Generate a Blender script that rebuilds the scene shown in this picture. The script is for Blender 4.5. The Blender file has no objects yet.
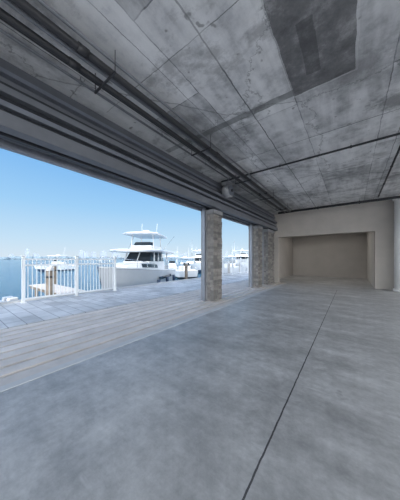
import bpy, bmesh, math, random
from mathutils import Vector, Matrix
random.seed(4)
scene = bpy.context.scene
scene.view_settings.view_transform = 'Standard'
scene.view_settings.look = 'None'

# ------------------------------------------------------------ materials
def new_mat(name):
    m = bpy.data.materials.new(name); m.use_nodes = True
    nt = m.node_tree
    return m, nt, nt.nodes['Principled BSDF']
class N:
    """tiny node helper"""
    def __init__(s, nt):
        s.nt = nt
        s.tc = nt.nodes.new('ShaderNodeTexCoord')
        s.sep = nt.nodes.new('ShaderNodeSeparateXYZ')
        nt.links.new(s.tc.outputs['Object'], s.sep.inputs[0])
        s.x, s.y, s.z = s.sep.outputs
    def m(s, op, a, b=0.0, c=0.0):
        n = s.nt.nodes.new('ShaderNodeMath'); n.operation = op
        for i, v in enumerate((a, b, c)):
            if isinstance(v, (int, float)): n.inputs[i].default_value = v
            else: s.nt.links.new(v, n.inputs[i])
        return n.outputs[0]
    def noise(s, scale, detail=6, rough=0.6, vec=None, stretch=None):
        n = s.nt.nodes.new('ShaderNodeTexNoise')
        n.inputs['Scale'].default_value = scale; n.inputs['Detail'].default_value = detail
        n.inputs['Roughness'].default_value = rough
        v = vec or s.tc.outputs['Object']
        if stretch:
            mp = s.nt.nodes.new('ShaderNodeMapping'); mp.inputs['Scale'].default_value = stretch
            s.nt.links.new(v, mp.inputs[0]); v = mp.outputs[0]
        s.nt.links.new(v, n.inputs['Vector'])
        return n.outputs['Fac']
    def ramp(s, fac, stops):
        n = s.nt.nodes.new('ShaderNodeValToRGB')
        cr = n.color_ramp
        while len(cr.elements) < len(stops): cr.elements.new(0.5)
        for e, (p, c) in zip(cr.elements, stops):
            e.position = p; e.color = (c, c, c, 1) if isinstance(c, (int, float)) else (*c, 1)
        s.nt.links.new(fac, n.inputs[0]); return n.outputs[0]
    def mix(s, fac, a, b, mode='MIX'):
        n = s.nt.nodes.new('ShaderNodeMix'); n.data_type = 'RGBA'; n.blend_type = mode
        ins = [n.inputs[0], n.inputs[6], n.inputs[7]]
        for sock, v in zip(ins, (fac, a, b)):
            if isinstance(v, (int, float)): sock.default_value = v
            elif isinstance(v, tuple): sock.default_value = (*v, 1)
            else: s.nt.links.new(v, sock)
        return n.outputs[2]
    def rect(s, x, y, x0, x1, y0, y1):
        a = s.m('COMPARE', x, (x0+x1)/2, (x1-x0)/2); b = s.m('COMPARE', y, (y0+y1)/2, (y1-y0)/2)
        return s.m('MULTIPLY', a, b)
    def bump(s, bsdf, h, strength=0.3, dist=0.02):
        n = s.nt.nodes.new('ShaderNodeBump'); n.inputs['Strength'].default_value = strength
        n.inputs['Distance'].default_value = dist
        s.nt.links.new(h, n.inputs['Height']); s.nt.links.new(n.outputs[0], bsdf.inputs['Normal'])

def simple(name, col, rough=0.5, metal=0.0, var=0.12, scale=4.0, bump=0.0):
    m, nt, b = new_mat(name); n = N(nt)
    f = n.noise(scale)
    c = n.ramp(f, [(0.3, tuple(v*(1-var) for v in col)), (0.7, tuple(min(1, v*(1+var)) for v in col))])
    nt.links.new(c, b.inputs['Base Color'])
    b.inputs['Roughness'].default_value = rough; b.inputs['Metallic'].default_value = metal
    if bump: n.bump(b, n.noise(scale*8), bump)
    return m

def mat_ceiling():
    m, nt, b = new_mat('ceiling_concrete'); n = N(nt)
    wob = n.m('MULTIPLY', n.m('SUBTRACT', n.noise(3.0, 5), 0.5), 0.06)
    x = n.m('ADD', n.x, wob); y = n.m('ADD', n.y, wob)
    big = n.noise(0.7, 8, 0.65); med = n.noise(3.2, 8, 0.7); streak = n.noise(1.0, 6, 0.6, stretch=(5, 0.7, 1))
    base = n.ramp(big, [(0.3, (.42, .425, .435)), (0.5, (.56, .565, .575)), (0.7, (.68, .685, .695))])
    base = n.mix(0.55, base, n.ramp(med, [(0.35, .22), (0.5, .48), (0.62, .64)]), 'OVERLAY')
    base = n.mix(0.5, base, n.ramp(streak, [(0.35, .26), (0.65, .70)]), 'OVERLAY')
    br = nt.nodes.new('ShaderNodeTexBrick')
    cv = nt.nodes.new('ShaderNodeCombineXYZ')
    nt.links.new(n.m('ADD', y, 3.52), cv.inputs[0]); nt.links.new(n.m('ADD', x, 0.75), cv.inputs[1])
    nt.links.new(cv.outputs[0], br.inputs['Vector'])
    br.inputs['Scale'].default_value = 1; br.inputs['Brick Width'].default_value = 2.44
    br.inputs['Row Height'].default_value = 1.22; br.inputs['Mortar Size'].default_value = 0.009
    br.inputs['Mortar Smooth'].default_value = 0.4
    br.inputs['Color1'].default_value = (.34, .34, .34, 1); br.inputs['Color2'].default_value = (.68, .68, .68, 1)
    br.inputs['Mortar'].default_value = (.15, .15, .15, 1)
    base = n.mix(0.9, base, br.outputs['Color'], 'OVERLAY')
    patch = n.rect(x, y, -.74, .05, 0.4, 3.6)
    pc = n.ramp(n.noise(2.0, 8, 0.75), [(0.32, (.06, .062, .066)), (0.5, (.15, .15, .155)), (0.66, (.34, .34, .345))])
    base = n.mix(n.m('MULTIPLY', patch, 0.95), base, pc)
    edge = n.m('SUBTRACT', n.rect(x, y, -.77, .08, 0.37, 3.63), patch)
    base = n.mix(n.m('MULTIPLY', edge, 0.4), base, (.6, .6, .6))
    inner = n.rect(x, y, -.52, -.34, 2.5, 3.3)
    base = n.mix(n.m('MULTIPLY', inner, 0.5), base, (.05, .052, .056))
    band = n.rect(x, y, -3.7, -.74, 3.44, 3.58)
    base = n.mix(n.m('MULTIPLY', band, n.m('MULTIPLY', med, 1.4)), base, (.12, .13, .13))
    for (a0, a1, b0, b1, st) in ((-1.47, -1.45, -4, 12, .9), (-2.2, -2.19, -4, 12, .7), (.8, .815, -4, 12, .7),
                             (-3.6, 7, 1.9, 1.912, .7), (-3.6, 7, 5.02, 5.035, .8), (-3.6, 7, 7.3, 7.32, .7), (-3.6, 7, 9.4, 9.42, .7), (2.3, 2.32, -4, 12, .6)):
        base = n.mix(n.m('MULTIPLY', n.rect(x, y, a0, a1, b0, b1), st), base, (.10, .105, .11))
    pl = n.ramp(n.noise(0.9, 3, 0.5, stretch=(1.6, .8, 1)), [(0.54, 0.0), (0.6, 0.6)])
    base = n.mix(n.m('MULTIPLY', pl, 0.6), base, (.78, .785, .79))
    st = n.ramp(n.noise(0.8, 7, 0.7, stretch=(1.0, 1.3, 1)), [(0.36, .8), (0.44, 0.0)])
    base = n.mix(n.m('MULTIPLY', st, .6), base, (.17, .17, .175))
    dx = n.m('SUBTRACT', n.x, .62); dy = n.m('SUBTRACT', n.y, 4.75)
    rr = n.m('ADD', n.m('SQRT', n.m('ADD', n.m('MULTIPLY', dx, dx), n.m('MULTIPLY', dy, dy))), n.m('MULTIPLY', n.m('SUBTRACT', med, .5), 1.2))
    base = n.mix(n.ramp(rr, [(0.12, .7), (0.35, 0.0)]), base, (.15, .15, .15))
    vo = nt.nodes.new('ShaderNodeTexVoronoi'); vo.feature = 'DISTANCE_TO_EDGE'; vo.inputs['Scale'].default_value = .4
    wv = nt.nodes.new('ShaderNodeCombineXYZ'); w2 = n.m('MULTIPLY', n.noise(1.6, 6, .7), .9)
    nt.links.new(n.m('ADD', n.x, w2), wv.inputs[0]); nt.links.new(n.m('ADD', n.y, w2), wv.inputs[1]); nt.links.new(wv.outputs[0], vo.inputs['Vector'])
    crk = n.ramp(vo.outputs['Distance'], [(0.0, .7), (0.006, 0.0)])
    base = n.mix(crk, base, (.12, .125, .13))
    sp = n.ramp(n.noise(5.5, 2, 0.5), [(0.70, 0.0), (0.74, 0.7)])
    base = n.mix(sp, base, (.2, .2, .2))
    nt.links.new(base, b.inputs['Base Color'])
    b.inputs['Roughness'].default_value = 0.85
    n.bump(b, med, 0.25, 0.02)
    return m

def mat_floor():
    m, nt, b = new_mat('floor_concrete'); n = N(nt)
    big = n.noise(0.5, 10, 0.65); med = n.noise(2.6, 12, 0.75); sw = n.noise(1.3, 10, 0.7, stretch=(0.5, 2.0, 1)); fine = n.noise(11, 8, .75)
    base = n.ramp(big, [(0.3, (.35, .352, .355)), (0.5, (.455, .457, .46)), (0.68, (.56, .562, .565))])
    base = n.mix(0.7, base, n.ramp(med, [(0.3, .26), (0.7, .70)]), 'OVERLAY')
    base = n.mix(0.5, base, n.ramp(sw, [(0.3, .30), (0.7, .68)]), 'OVERLAY')
    base = n.mix(0.35, base, n.ramp(fine, [(0.3, .28), (0.7, .70)]), 'OVERLAY')
    # trowel scuffs and pale splashes
    sc = n.ramp(n.noise(2.0, 4, .6, stretch=(.6, 3.2, 1)), [(0.64, 0.0), (0.70, .45)])
    base = n.mix(sc, base, (.64, .645, .65))
    dk = n.ramp(n.noise(3.4, 3, .6), [(0.27, .5), (0.33, 0.0)])
    base = n.mix(dk, base, (.24, .24, .245))
    j = n.rect(n.m('ADD', n.x, n.m('MULTIPLY', n.m('SUBTRACT', n.noise(9, 3), .5), .012)), n.y, -.509, -.496, -6, 11)
    base = n.mix(n.m('MULTIPLY', j, .9), base, (.03, .03, .035))
    for yy in (4.3, 8.3):
        jj = n.rect(n.x, n.y, -2.98, 8, yy, yy+.012)
        base = n.mix(n.m('MULTIPLY', jj, .35), base, (.1, .1, .11))
    nt.links.new(base, b.inputs['Base Color'])
    r = n.ramp(med, [(0.3, .38), (0.7, .6)])
    nt.links.new(r, b.inputs['Roughness'])
    n.bump(b, n.m('SUBTRACT', n.noise(14, 6), j), 0.12, 0.01)
    return m

def mat_pavers():
    m, nt, b = new_mat('promenade_pavers'); n = N(nt)
    br = nt.nodes.new('ShaderNodeTexBrick'); nt.links.new(n.tc.outputs['Object'], br.inputs['Vector'])
    br.inputs['Scale'].default_value = 1; br.inputs['Brick Width'].default_value = .6
    br.inputs['Row Height'].default_value = .3; br.inputs['Mortar Size'].default_value = .008
    br.inputs['Color1'].default_value = (.46, .46, .465, 1); br.inputs['Color2'].default_value = (.62, .62, .625, 1)
    br.inputs['Mortar'].default_value = (.2, .2, .21, 1)
    c = n.mix(.7, br.outputs['Color'], n.ramp(n.noise(.9, 6), [(.38, .36), (.6, .72)]), 'OVERLAY')
    nt.links.new(c, b.inputs['Base Color']); b.inputs['Roughness'].default_value = .5
    n.bump(b, br.outputs['Fac'], -.3, .01)
    return m

def mat_water():
    m, nt, b = new_mat('bay_water'); n = N(nt)
    b.inputs['Base Color'].default_value = (.03, .12, .20, 1)
    b.inputs['Roughness'].default_value = .12
    b.inputs['IOR'].default_value = 1.33
    n.bump(b, n.noise(1.6, 6, .6, stretch=(1, .5, 1)), .9, .25)
    return m

M = {}
M['ceiling'] = mat_ceiling(); M['floor'] = mat_floor(); M['pavers'] = mat_pavers(); M['water'] = mat_water()
M['wall'] = simple('wall_taupe_plaster', (.44, .41, .38), .85, bump=.1, scale=1.2, var=.08)
M['wall_in'] = simple('wall_inner_plaster', (.42, .395, .37), .85, scale=.8, var=.08)
M['wall_pale'] = simple('wall_pale_plaster', (.62, .60, .57), .85, scale=.8, var=.06)
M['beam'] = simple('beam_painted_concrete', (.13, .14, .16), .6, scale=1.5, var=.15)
M['beam_d'] = simple('shutter_track_dark', (.03, .034, .042), .45, .3)
M['beam_l'] = simple('shutter_hood_steel', (.22, .24, .28), .4, .4)
M['pipe'] = simple('conduit_dark', (.035, .036, .04), .45, .3)
M['pipe_l'] = simple('conduit_galvanised', (.20, .21, .23), .4, .5)
M['steel'] = simple('stainless_tube', (.6, .62, .64), .25, .9)
M['white'] = simple('white_paint', (.82, .83, .84), .4, var=.03)
M['col'] = simple('column_white_paint', (.93, .93, .92), .5, var=.02)
M['fence'] = simple('white_aluminium', (.80, .83, .85), .4, var=.03)
M['gel'] = simple('white_gelcoat', (.76, .78, .80), .18, var=.02)
M['glass'] = simple('dark_tinted_glass', (.02, .03, .04), .06)
M['blue_glass'] = simple('door_glass', (.10, .17, .26), .08)
M['black'] = simple('black_trim', (.02, .02, .024), .35)
M['grey'] = simple('grey_trim', (.28, .29, .31), .4)
M['navy'] = simple('hull_bottom_navy', (.03, .06, .12), .3)
M['plank'] = [simple('deck_plank_%d' % i, c, .6, scale=2.5, var=.12) for i, c in enumerate(((.64, .59, .55), (.68, .63, .59), (.61, .565, .53)))]
M['plank_under'] = simple('deck_substructure', (.008, .008, .009), .95)
M['stone'] = [simple('ledger_stone_%d' % i, c, .9, scale=9, var=.2, bump=.5) for i, c in enumerate(((.18, .172, .165), (.22, .21, .20), (.155, .15, .146), (.255, .24, .225)))]
M['mortar'] = simple('stone_mortar', (.14, .138, .135), .95)
M['pier'] = simple('pier_grey_concrete', (.22, .225, .235), .8, scale=2.5, var=.15)
M['piling'] = simple('weathered_timber', (.20, .17, .14), .9, scale=5, var=.3)
M['concrete'] = simple('seawall_concrete', (.5, .5, .49), .85, scale=1.5)
M['threshold'] = simple('threshold_concrete', (.60, .60, .60), .7, scale=2)
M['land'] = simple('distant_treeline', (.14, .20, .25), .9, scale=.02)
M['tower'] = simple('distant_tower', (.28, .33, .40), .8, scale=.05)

# ------------------------------------------------------------ mesh builder
class B:
    def __init__(s): s.bm = bmesh.new(); s.mats = []
    def mi(s, mat):
        if mat not in s.mats: s.mats.append(mat)
        return s.mats.index(mat)
    def box(s, x0, x1, y0, y1, z0, z1, mat, bev=0, rot=None):
        r = bmesh.ops.create_cube(s.bm, size=1)
        vs = r['verts']
        bmesh.ops.scale(s.bm, vec=(x1-x0, y1-y0, z1-z0), verts=vs)
        if rot: bmesh.ops.rotate(s.bm, cent=(0, 0, 0), matrix=rot, verts=vs)
        bmesh.ops.translate(s.bm, vec=((x0+x1)/2, (y0+y1)/2, (z0+z1)/2), verts=vs)
        i = s.mi(mat)
        fs = {f for v in vs for f in v.link_faces}
        for f in fs: f.material_index = i
        if bev:
            es = list({e for v in vs for e in v.link_edges})
            r = bmesh.ops.bevel(s.bm, geom=es, offset=bev, segments=2, affect='EDGES', profile=.5)
            for f in r['faces']: f.material_index = i
    def cyl(s, p0, p1, r, mat, seg=12, r2=None):
        p0, p1 = Vector(p0), Vector(p1); d = p1-p0
        rr = bmesh.ops.create_cone(s.bm, cap_ends=True, segments=seg, radius1=r, radius2=r if r2 is None else r2, depth=d.length)
        vs = rr['verts']; q = d.to_track_quat('Z', 'Y')
        bmesh.ops.rotate(s.bm, cent=(0, 0, 0), matrix=q.to_matrix(), verts=vs)
        bmesh.ops.translate(s.bm, vec=(p0+p1)/2, verts=vs)
        i = s.mi(mat)
        for f in {f for v in vs for f in v.link_faces}:
            f.material_index = i
            if len(f.verts) == 4: f.smooth = True
    def prism(s, pts, y0, y1, mat):
        A = [s.bm.verts.new((a, y0, z)) for a, z in pts]; C = [s.bm.verts.new((a, y1, z)) for a, z in pts]
        i = s.mi(mat); n = len(pts); fs = [s.bm.faces.new(A), s.bm.faces.new(C[::-1])]
        for k in range(n): fs.append(s.bm.faces.new((A[k], C[k], C[(k+1) % n], A[(k+1) % n])))
        for f in fs: f.material_index = i
    def loft(s, rings, mats, cap=True, closed=True):
        R = [[s.bm.verts.new(p) for p in r] for r in rings]; n = len(rings[0])
        for a, c in zip(R, R[1:]):
            for k in range(n if closed else n-1):
                try:
                    f = s.bm.faces.new((a[k], a[(k+1) % n], c[(k+1) % n], c[k]))
                    f.material_index = s.mi(mats[k % len(mats)]); f.smooth = False
                except ValueError: pass
        if cap:
            for r in (R[0], R[-1][::-1]):
                f = s.bm.faces.new(r); f.material_index = s.mi(mats[0])
    def done(s, name, loc=(0, 0, 0), rot=0, scale=1):
        bmesh.ops.recalc_face_normals(s.bm, faces=s.bm.faces)
        me = bpy.data.meshes.new(name); s.bm.to_mesh(me); s.bm.free()
        for m in s.mats: me.materials.append(m)
        o = bpy.data.objects.new(name, me); scene.collection.objects.link(o)
        o.location = loc; o.rotation_euler = (0, 0, rot); o.scale = (scale,)*3
        return o

CZ = 4.1; FY = 12.5; HT = CZ-.003
DX = -3.06   # inner edge of the boardwalk
# ------------------------------------------------------------ shell
b = B(); b.box(DX+.12, 8, -7, 20, -.3, 0, M['floor']); b.done('floor')
b = B(); b.box(-3.75, 8, -7, FY+.2, CZ, CZ+.35, M['ceiling']); b.done('ceiling')
b = B(); b.box(DX, DX+.12, -7, FY, -.3, .004, M['threshold']); b.done('trim_threshold')
b = B()
b.box(-3.7, .9, FY, FY+.3, 2.72, CZ, M['wall'])
b.box(.9, 8, FY, FY+.3, 0, CZ, M['wall'])
b.box(-4.06, -3.5, FY, FY+.3, 0, 2.72, M['wall'])
b.box(-4.06, -3.7, FY, FY+.3, 2.72, CZ, M['wall'])
b.done('wall_back')
b = B(); b.box(-4.26, 1.2, 18.8, 19.0, 0, 3.4, M['wall_in']); b.done('wall_inner_back')
b = B(); b.box(.9, 1.1, FY+.3, 18.8, 0, 3.4, M['wall_pale']); b.done('wall_inner_right')
b = B(); b.box(-4.26, -4.06, FY+.3, 18.8, 0, 3.4, M['wall_in']); b.done('wall_inner_left')
b = B(); b.box(-4.26, 1.1, FY+.3, 19, 3.4, 3.6, M['wall_in']); b.done('ceiling_inner')
b = B(); b.box(-4.26, DX+.12, FY+.002, 19, -.3, -.001, M['floor']); b.done('floor_inner')
b = B()
b.box(-4.1, 8.2, -7, FY+.3, CZ+.35, 16.0, M['wall']); b.done('upper_shade_block')  # unseen block above the garage, added to shade the deck
b = B()
for yy in (-6.8, -1.8, 3.2, 8.2): b.box(7.8, 8.2, yy, yy+.4, 0, CZ, M['wall'])
b.box(7.8, 8.2, -7, FY, CZ-.35, CZ, M['wall']); b.done('wall_right')
b = B(); b.box(8, 70, -60, 60, -.3, -.01, M['concrete']); b.box(-8.7, 8, -60, -9, -.3, -.01, M['concrete']); b.box(DX+.02, 8, -9, -7.002, -.3, -.01, M['concrete']); b.done('bounce_apron')  # unseen pale ground, added to bounce skylight up to the ceiling
em, ent, eb = new_mat('added_fill_glow'); eb.inputs['Emission Color'].default_value = (1, .96, .90, 1); eb.inputs['Emission Strength'].default_value = 4.2  # added glow that brightens the inner recess, no known lamp there
nn = N(ent); ent.links.new(nn.ramp(nn.noise(3), [(0, .75), (1, .85)]), eb.inputs['Base Color'])
for xx in (-2.6, -.6):  # unseen fill strips added behind the header
    b = B(); b.box(xx-.16, xx+.16, 13.6, 17.8, 3.33, 3.398, M['white'], .01); b.box(xx-.13, xx+.13, 13.65, 17.75, 3.315, 3.332, em); b.done('hidden_fill_strip')

# ------------------------------------------------------------ edge beam with shutter tracks
b = B()
y0, y1 = -7, FY-.003
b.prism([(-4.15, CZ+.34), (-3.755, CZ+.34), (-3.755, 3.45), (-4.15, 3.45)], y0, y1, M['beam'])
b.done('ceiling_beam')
b = B()
for (xa, xb, za, zb, mt) in ((-3.75, -3.66, 3.86, 3.92, 'beam_l'), (-3.75, -3.70, 3.70, 3.76, 'beam_d'),
                         (-3.75, -3.56, 3.55, 3.64, 'beam'), (-3.75, -3.66, 3.44, 3.55, 'beam_d'),
                         (-3.72, -3.56, 3.37, 3.44, 'beam_l'), (-3.70, -3.64, 3.29, 3.37, 'beam_d'),
                         (-3.72, -3.54, 3.10, 3.29, 'beam'), (-4.12, -3.72, 3.14, 3.45, 'beam'),
                         (-4.14, -4.06, 3.04, 3.14, 'beam_l'), (-3.86, -3.78, 3.08, 3.14, 'beam_d')):
    b.box(xa, xb, y0, y1, za, zb, M[mt])
# motor end drum mounted on the housing
b.cyl((-3.58, 6.2, 3.78), (-3.34, 6.2, 3.78), .22, M['grey'], 28)
b.cyl((-3.34, 6.2, 3.78), (-3.30, 6.2, 3.78), .17, M['beam_l'], 28)
b.cyl((-3.30, 6.2, 3.78), (-3.27, 6.2, 3.78), .05, M['black'], 16)
b.box(-3.58, -3.4, 6.0, 6.4, 3.95, HT, M['grey'])
b.done('roller_shutter_housing')

# ------------------------------------------------------------ stone columns
def stone_column(x0, x1, y0, y1, ztop=3.035, cap=.14):
    b = B(); b.box(x0+.03, x1-.03, y0+.03, y1-.03, 0.002, ztop, M['mortar'])
    b.box(x0-.02, x0+(x1-x0)*.5, y0-.03, y0+.05, .002, ztop-cap, M['pier'])
    z = 0.002
    while z < ztop-cap-.03:
        h = random.choice((.07, .09, .11)); h = min(h, ztop-cap-z)
        for face in range(4):
            a0, a1 = (x0, x1) if face < 2 else (y0, y1)
            if face == 0: a0 = x0+(x1-x0)*.5
            nseg = random.choice((1, 2, 2)) if (a1-a0) < .8 else random.choice((3, 4, 5))
            cuts = sorted([a0] + [a0+(a1-a0)*(k+random.uniform(-.25, .25))/nseg for k in range(1, nseg)] + [a1])
            for c0, c1 in zip(cuts, cuts[1:]):
                p = random.uniform(0, .025); mt = random.choice(M['stone'])
                g = .004
                if face == 0: b.box(c0+g, c1-g, y0-p, y0+.05, z+g, z+h-g, mt)
                elif face == 1: b.box(c0+g, c1-g, y1-.05, y1+p, z+g, z+h-g, mt)
                elif face == 2: b.box(x0-p, x0+.05, c0+g, c1-g, z+g, z+h-g, mt)
                else: b.box(x1-.05, x1+p, c0+g, c1-g, z+g, z+h-g, mt)
        z += h
    b.box(x0-.03, x1+.03, y0-.03, y1+.03, ztop-cap, ztop, M['pier'])
    return b.done('stone_column')
stone_column(-4.06, -3.6, 5.5, 6.02)
stone_column(-4.06, -3.6, 9.46, 10.0)
stone_column(-4.06, -3.6, 10.9, 11.95)
stone_column(-4.06, -3.6, -3.4, -2.9)
b = B(); b.box(-3.9, -3.8, 12.07, 12.43, 0.05, 2.95, M['blue_glass'])
for yy in (12.03, 12.42): b.box(-3.94, -3.76, yy, yy+.05, 0.002, 3.03, M['black'])
b.box(-3.94, -3.76, 12.03, 12.47, 2.95, 3.03, M['black']); b.box(-3.94, -3.76, 12.03, 12.47, 1.0, 1.06, M['black']); b.done('door_1')

b = B()
for yy in (5.42, 6.10, 9.38, 10.08): b.box(-3.98, -3.88, yy-.03, yy+.03, 0.002, 3.13, M['beam_l'])
b.done('shutter_guide_rail')

b = B(); b.cyl((1.86, 12.05, 0.001), (1.86, 12.05, HT), .36, M['col'], 48)
b.cyl((1.86, 12.05, 0.001), (1.86, 12.05, .12), .40, M['col'], 48); b.cyl((1.86, 12.05, CZ-.15), (1.86, 12.05, HT), .41, M['col'], 48)
b.done('round_column')

# ------------------------------------------------------------ ceiling pipes
b = B()
for x, r, z, mt in ((-2.55, .045, 3.88, 'pipe'), (-2.68, .028, 3.92, 'pipe_l'), (-2.79, .038, 3.86, 'pipe'), (-2.92, .024, 3.93, 'pipe'), (-2.45, .02, 3.95, 'pipe_l')):
    b.cyl((x, -7, z), (x, 11.2, z), r, M[mt], 12)
y = -5.2
while y < 11:
    b.box(-2.97, -2.42, y-.012, y+.012, 3.80, 3.82, M['pipe'])
    for x in (-2.96, -2.43): b.cyl((x, y, 3.80), (x, y, HT), .006, M['pipe'], 6)
    y += 2.2
for yy in (1.0, 4.0, 7.4, 10.2):
    for x, r, z in ((-2.55, .055, 3.88), (-2.79, .047, 3.86)): b.cyl((x, yy, z), (x, yy+.12, z), r, M['pipe'], 12)
b.done('ceiling_conduit_run')
def pipe_obj(name, p0, p1, r, mt, step=1.6):
    b = B(); b.cyl(p0, p1, r, M[mt], 14)
    p0, p1 = Vector(p0), Vector(p1); L = (p1-p0).length; d = (p1-p0)/L; t = .3
    while t < L:
        p = p0+d*t
        b.cyl(p-d*.02, p+d*.02, r*1.35, M[mt], 14); b.cyl(p, (p.x, p.y, HT), .006, M['pipe_l'], 6); t += step
    return b.done(name)
pipe_obj('sprinkler_pipe', (-3.5, 5.85, 4.02), (7.7, 5.85, 4.02), .024, 'pipe')
pipe_obj('sprinkler_pipe', (.92, 5.9, 4.02), (.92, 11.3, 4.02), .024, 'pipe')
pipe_obj('sprinkler_pipe', (-3.2, 11.4, 3.93), (7.7, 11.4, 3.93), .055, 'pipe')
pipe_obj('sprinkler_pipe', (-3.2, 11.2, 4.02), (-3.2, -7, 4.02), .02, 'pipe_l')

# ------------------------------------------------------------ deck + promenade
w = .28; NP = 9; PX = DX-w*NP-.02
b = B(); b.box(PX+.02, DX-.001, -7, FY, -.3, -.09, M['plank_under'])
x = DX
for k in range(NP):
    yy = -7 - random.uniform(0, 2)
    while yy < FY:
        L = 3.6; a = max(yy, -7); c = min(yy+L-.01, FY)
        if c > a: b.box(x-w+.065, x-.001, a, c, -.09, 0, random.choice(M['plank']), .003)
        yy += L
    x -= w
b.done('boardwalk_planks')
b = B(); b.box(-8.7, PX, -9, 60, -.3, -.004, M['pavers']); b.box(PX, -4.27, FY+.1, 60, -.3, -.006, M['pavers']); b.done('promenade_paving')
b = B(); b.box(-9.0, -8.7, -9, 60, -2.5, .02, M['concrete']); b.done('seawall')
b = B(); b.box(-3000, -9.0, -2500, 3500, -1.5, -1.25, M['water']); b.done('bay_water')

# ------------------------------------------------------------ fence
def fence(y0, y1, x=-8.35, h=1.42):
    b = B(); n = max(1, round((y1-y0)/1.6)); st = (y1-y0)/n
    for i in range(n+1):
        yy = y0+i*st; b.box(x-.04, x+.04, yy-.04, yy+.04, 0, h+.06, M['fence']); b.box(x-.055, x+.055, yy-.055, yy+.055, h+.06, h+.09, M['fence'])
        b.box(x-.07, x+.07, yy-.07, yy+.07, 0, .02, M['fence'])
    for z in (h-.03, h-.22, .12): b.box(x-.025, x+.025, y0, y1, z-.025, z+.025, M['fence'])
    yy = y0+.11
    while yy < y1: b.box(x-.011, x+.011, yy-.011, yy+.011, .12, h-.03, M['fence']); yy += .115
    return b.done('picket_fence')
fence(1.7, 4.8); fence(12.5, 34); fence(-8, .6)

def piling(x, y, top=.9):
    b = B(); b.cyl((x, y, -2.4), (x, y, top), .16, M['piling'], 16, .14); b.cyl((x, y, top), (x, y, top+.22), .17, M['white'], 16, .01)
    b.cyl((x, y, top-.3), (x, y, top-.22), .155, M['black'], 16); b.done('dock_piling')
for p in ((-10.4, 3.0), (-16.2, 4.9), (-12.6, 14.5), (-11, 20), (-13, 27), (-16, 1.2)): piling(*p)
b = B()
for i in range(46): b.box(-15.9+i*.15, -15.9+i*.15+.138, 3.5, 4.6, -.25, -.2, random.choice(M['plank']))
for yy in (3.55, 4.5): b.box(-15.9, -9.01, yy, yy+.06, -.42, -.25, M['piling'])
for x in (-15, -12.5, -10):
    for yy in (3.65, 4.45): b.cyl((x, yy, -2.4), (x, yy, -.25), .09, M['piling'], 10)
b.done('finger_dock')

# ------------------------------------------------------------ boats
def hull(b, L, beam, fb_bow, fb_st, draft=.5, stripe='navy'):
    rings = []
    K = 14
    for i in range(K+1):
        t = i/K; x = -L/2+L*t
        wd = beam/2*(1-max(0, (t-.45)/.55)**2.3)*(.92+.08*min(1, t/.3)); wd = max(wd, .03)
        wc = wd*(.86 if t < .5 else .86-.5*(t-.5)*1.2)
        sh = fb_st+(fb_bow-fb_st)*t**1.8
        kz = -draft+(draft+.35*fb_bow)*max(0, (t-.75)/.25)**2
        xr = x+(.0 if t < .8 else (t-.8)/.2*.07*L)
        cz = min(.12+.5*fb_bow*max(0, t-.5), sh-.3)
        rings.append([(x, 0, kz), (x+(xr-x)*.3, wc, cz), (x+(xr-x)*.4, wc*1.02, cz+.1), (xr, wd, sh-.12), (xr, wd+.03, sh-.1), (xr, wd+.02, sh), (xr, wd-.12 if wd > .2 else wd*.4, sh),
                      (xr, -(wd-.12) if wd > .2 else -wd*.4, sh), (xr, -wd-.02, sh), (xr, -wd-.03, sh-.1), (xr, -wd, sh-.12), (x+(xr-x)*.4, -wc*1.02, cz+.1), (x+(xr-x)*.3, -wc, cz)])
    g, nv, bk = M['gel'], M[stripe], M['grey']
    b.loft(rings, [nv, nv, g, bk, g, g, g, g, g, bk, g, nv, nv])
def outboard(b, x, y, z, s=1):
    b.box(x-.55*s, x+.05*s, y-.2*s, y+.2*s, z+.1*s, z+.75*s, M['white'], .08*s)
    b.box(x-.45*s, x-.05*s, y-.1*s, y+.1*s, z-.9*s, z+.12*s, M['grey'], .03*s)
def rail(b, pts, h, r=.018):
    tops = [Vector(p)+Vector((0, 0, h)) for p in pts]
    for p, q in zip(tops, tops[1:]): b.cyl(p, q, r, M['steel'], 8)
    for p, q in zip(pts, tops): b.cyl(p, q, r*.9, M['steel'], 8)
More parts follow.
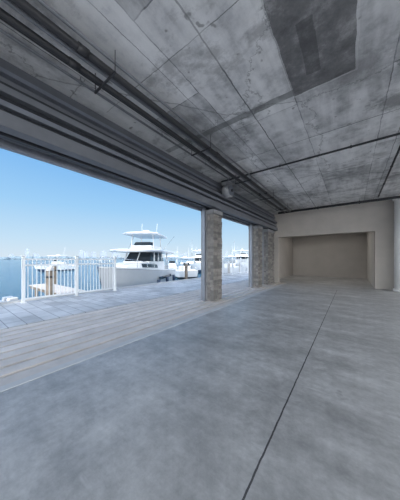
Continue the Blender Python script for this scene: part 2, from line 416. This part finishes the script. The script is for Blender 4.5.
def motor_yacht(loc, rot, s=1):
    b = B(); L = 11; hull(b, L, 3.9, 2.25, 1.6)
    g = M['gel']
    b.loft([[(x, -w, z0), (x, -w*.85, z1), (x, w*.85, z1), (x, w, z0)] for x, w, z0, z1 in ((-.6, 1.35, 1.6, 2.35), (1.2, 1.3, 1.65, 2.4), (2.6, 1.0, 1.8, 2.38), (3.7, .45, 1.95, 2.25))], [g])
    for sgn in (-1, 1):
        b.loft([[(x, sgn*(w*.93+.05), z), (x, sgn*(w*.88+.05), z+.28), (x, sgn*(w*.80), z+.28), (x, sgn*(w*.80), z)] for x, w, z in ((-.3, 1.35, 1.9), (1.2, 1.3, 1.98), (2.4, 1.02, 2.03))], [M['glass']])
    def ring(x0, x1, w, z): return [(x0, -w, z), (x1, -w*.8, z), (x1+.12, 0, z), (x1, w*.8, z), (x0, w, z)]
    b.loft([ring(-2.2, 1.2, 1.38, 1.6), ring(-2.2, 1.05, 1.36, 2.45)], [g])
    b.loft([ring(-2.0, .98, 1.32, 2.45), ring(-1.9, .30, 1.16, 3.2)], [M['glass']])
    for y in (-1.28, 1.28):
        for xx in (-2.0, -.9, .2): b.cyl((xx+.45, y, 2.4), (xx, y*.9, 3.25), .05, g, 8)
    b.cyl((1.05, 0, 2.45), (.4, 0, 3.22), .05, g, 8)
    def tr(x0, x1, w, z): return [(x0, -w*.9, z), (x0-.1, 0, z), (x0, w*.9, z), (x1-.5, w, z), (x1, w*.6, z), (x1+.1, 0, z), (x1, -w*.6, z), (x1-.5, -w, z)]
    b.loft([tr(-4.3, 1.9, 1.95, 3.2), tr(-4.4, 2.1, 2.08, 3.3), tr(-4.3, 1.9, 1.95, 3.42)], [g])
    for y in (-1.35, 1.35): b.cyl((-3.5, y, 1.5), (-3.4, y*.95, 3.25), .05, M['white'], 10); b.cyl((-2.6, y, 1.5), (-3.3, y*.95, 3.2), .04, M['white'], 10)
    b.loft([ring(-2.4, .4, 1.1, 3.4), ring(-2.3, .1, 1.05, 3.8)], [g])
    b.loft([ring(-.5, .15, .85, 3.8), ring(-.6, -.15, .78, 4.1)], [M['glass']])
    for xx in (-2.4, -.1):
        for y in (-1.0, 1.0): b.cyl((xx, y, 3.4), (xx*.9-.1, y*.9, 4.75), .04, M['white'], 8)
    b.loft([tr(-3.2, .8, 1.45, 4.7), tr(-3.3, .9, 1.55, 4.77), tr(-3.2, .8, 1.45, 4.86)], [g])
    b.box(-1.5, -1.1, -.35, .35, 3.4, 4.2, M['grey'], .05)
    b.cyl((-1, 0, 4.85), (-1, 0, 5.0), .1, g, 14); b.cyl((-1, 0, 5.0), (-1, 0, 5.2), .3, g, 22)
    for y in (-.7, .7): b.cyl((-1.7, y, 4.8), (-2.0, y*1.05, 6.0), .012, M['white'], 6)
    for y in (-1.6, 1.6): b.cyl((-.6, y, 3.3), (-3.2, y*1.3, 4.9), .014, M['steel'], 6)
    pts = [(1.4, 1.55, 1.75), (2.6, 1.42, 1.85), (3.7, 1.12, 2.0), (4.7, .75, 2.1), (5.6, .28, 2.2), (5.9, 0, 2.22), (5.6, -.28, 2.2), (4.7, -.75, 2.1), (3.7, -1.12, 2.0), (2.6, -1.42, 1.85), (1.4, -1.55, 1.75)]
    rail(b, pts, .55)
    b.box(-4.9, -4.2, -1.2, 1.2, 1.5, 2.0, M['white'], .06); b.box(-3.2, -2.6, -.5, .5, 1.5, 2.2, M['white'], .06)
    for y in (-.9, -.3, .3, .9): outboard(b, -5.55, y, .9)
    for xx in (-3, -.5, 2):
        for sgn in (-1, 1): b.cyl((xx, sgn*2.08, .5), (xx, sgn*2.08, 1.1), .13, M['navy'], 12)
    b.box(-2.5, 1.2, -1.95, -1.86, 1.02, 1.24, M['glass']); b.box(-2.5, 1.2, 1.86, 1.95, 1.02, 1.24, M['glass'])
    return b.done('motor_yacht', loc, rot, s)
def console_boat(loc, rot, s=1, stripe='navy'):
    b = B(); hull(b, 7.5, 2.5, 1.35, .95, .35, stripe)
    g = M['gel']
    b.box(-.9, .3, -.5, .5, .9, 1.75, g, .06)
    b.loft([[(.25, -.45, 1.7), (.25, .45, 1.7), (-.1, .42, 2.15), (-.1, -.42, 2.15)], [(.3, -.45, 1.7), (.3, .45, 1.7), (-.05, .42, 2.15), (-.05, -.42, 2.15)]], [M['glass']])
    b.box(-2.0, -1.4, -.5, .5, .9, 1.65, M['white'], .08); b.box(.8, 1.9, -.6, .6, .95, 1.3, M['white'], .08)
    b.box(-2.1, .7, -1.0, 1.0, 2.75, 2.85, g, .04)
    for xx in (-1.7, .2):
        for y in (-.6, .6): b.cyl((xx, y, .9), (xx, y*1.3, 2.78), .028, M['steel'], 8)
    b.cyl((-1, .7, 2.8), (-1.3, .8, 4.4), .01, M['white'], 6); b.box(-.9, -.4, -.2, .2, 2.85, 3.0, g, .04)
    rail(b, [(1.2, 1.1, 1.05), (2.3, .9, 1.15), (3.2, .5, 1.28), (3.9, 0, 1.35), (3.2, -.5, 1.28), (2.3, -.9, 1.15), (1.2, -1.1, 1.05)], .3, .014)
    for y in (-.35, .35): outboard(b, -3.8, y, .5, .9)
    return b.done('center_console_boat', loc, rot, s)
def sailboat(loc, rot, s=1):
    b = B(); hull(b, 9, 2.8, 1.3, 1.0, .4)
    b.loft([[(x, -w, 1.0), (x, -w*.8, z), (x, w*.8, z), (x, w, 1.0)] for x, w, z in ((-1.5, .9, 1.55), (.8, .8, 1.55), (2.0, .4, 1.3))], [M['gel']])
    b.cyl((.8, 0, 1.2), (.8, 0, 11.5), .07, M['steel'], 10, .04); b.cyl((.8, 0, 2.3), (-3.0, 0, 2.35), .05, M['steel'], 8)
    b.cyl((.7, 0, 2.45), (-2.9, 0, 2.5), .13, M['navy'], 10)
    for p in ((4.6, 0, 1.3), (-4.3, 0, 1.0), (.7, 1.3, 1.1), (.7, -1.3, 1.1)): b.cyl(p, (.8, 0, 11.3), .008, M['steel'], 5)
    b.cyl((.8, -.8, 6.5), (.8, .8, 6.5), .02, M['steel'], 6)
    return b.done('sailboat', loc, rot, s)
WZ = -1.25
motor_yacht((-14.2, 10.6, WZ), math.radians(-58))
motor_yacht((-25, 33, WZ), math.radians(-50), .9)
motor_yacht((-22, 48, WZ), math.radians(-30), 1.0)
console_boat((-17.8, 20.5, WZ), math.radians(-30), 1.0, 'black')
console_boat((-12.6, -.6, WZ), math.radians(-80), .7, 'black')
console_boat((-16.5, 31, WZ), math.radians(-35), 1.1)
console_boat((-24, 24, WZ), math.radians(-50), 1.1, 'black')
console_boat((-52, 16, WZ), math.radians(-60), 1.2)
sailboat((-60, 72, WZ), math.radians(20)); sailboat((-45, 86, WZ), math.radians(-20))

# ------------------------------------------------------------ distant shore
b = B()
for i in range(160):
    a = math.radians(-25+i*.8); R = 1300+random.uniform(-60, 60)
    x, y = -math.cos(a)*R, math.sin(a)*R
    if x > -60: continue
    h = random.uniform(7, 15)
    b.cyl((x, y, -1.25), (x, y, h), 22, M['land'], 8, 13)
b.done('distant_treeline')
b = B()
for i in range(60):
    a = math.radians(random.choice((random.uniform(38, 75), random.uniform(2, 70)))); R = 1450
    x, y = -math.cos(a)*R, math.sin(a)*R; h = random.uniform(20, 55); w = random.uniform(6, 12)
    b.box(x-w, x+w, y-w, y+w, -1.25, h, M['tower']); b.box(x-w*.5, x+w*.5, y-w*.5, y+w*.5, h, h+5, M['tower'])
b.done('distant_skyline')

# ------------------------------------------------------------ world + sun
w = bpy.data.worlds.new('sky'); scene.world = w; w.use_nodes = True
nt = w.node_tree; bg = nt.nodes['Background']
n = N(nt)
sp = nt.nodes.new('ShaderNodeSeparateXYZ'); nt.links.new(n.tc.outputs['Generated'], sp.inputs[0])
sky = n.ramp(sp.outputs[2], [(0, (.70, .81, .90)), (.08, (.56, .76, .93)), (.22, (.35, .63, .93)), (.42, (.18, .46, .88)), (1, (.12, .28, .66))])
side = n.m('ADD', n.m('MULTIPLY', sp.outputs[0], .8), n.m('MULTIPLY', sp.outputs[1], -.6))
sky_fill = n.m('MULTIPLY', n.m('POWER', n.m('MAXIMUM', n.m('ADD', n.m('MULTIPLY', side, .75), .25), 0.0), 1.3), 6.2)  # added brightening of the out-of-view sky, fills the interior with light
fill_tint = n.mix(1.0, (1.0, .985, .96), (1, 1, 1), 'MULTIPLY')
vm = nt.nodes.new('ShaderNodeVectorMath'); vm.operation = 'SCALE'; nt.links.new(fill_tint, vm.inputs[0]); nt.links.new(sky_fill, vm.inputs[3])
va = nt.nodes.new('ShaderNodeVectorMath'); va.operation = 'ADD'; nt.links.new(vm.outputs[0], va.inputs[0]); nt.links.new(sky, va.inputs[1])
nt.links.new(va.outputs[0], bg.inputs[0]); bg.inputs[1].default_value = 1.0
sl = bpy.data.lights.new('sun', 'SUN'); sl.energy = 2.5; sl.color = (1, .93, .84); sl.angle = math.radians(1)
so = bpy.data.objects.new('sun', sl); scene.collection.objects.link(so)
so.rotation_euler = Vector((-.35, .7, -.57)).to_track_quat('-Z', 'Y').to_euler()

# ------------------------------------------------------------ camera
F = 200; HZ = 259; VX = 351
cam = bpy.data.cameras.new('camera'); co = bpy.data.objects.new('camera', cam); scene.collection.objects.link(co)
cam.sensor_fit = 'VERTICAL'; cam.sensor_height = 36; cam.lens = 36*F/500
cam.shift_y = (HZ-250)/500
cam.clip_end = 6000; cam.clip_start = .05
co.location = (0, 0, 1.4); co.rotation_euler = (math.pi/2, 0, math.atan((VX-200)/F))
scene.camera = co
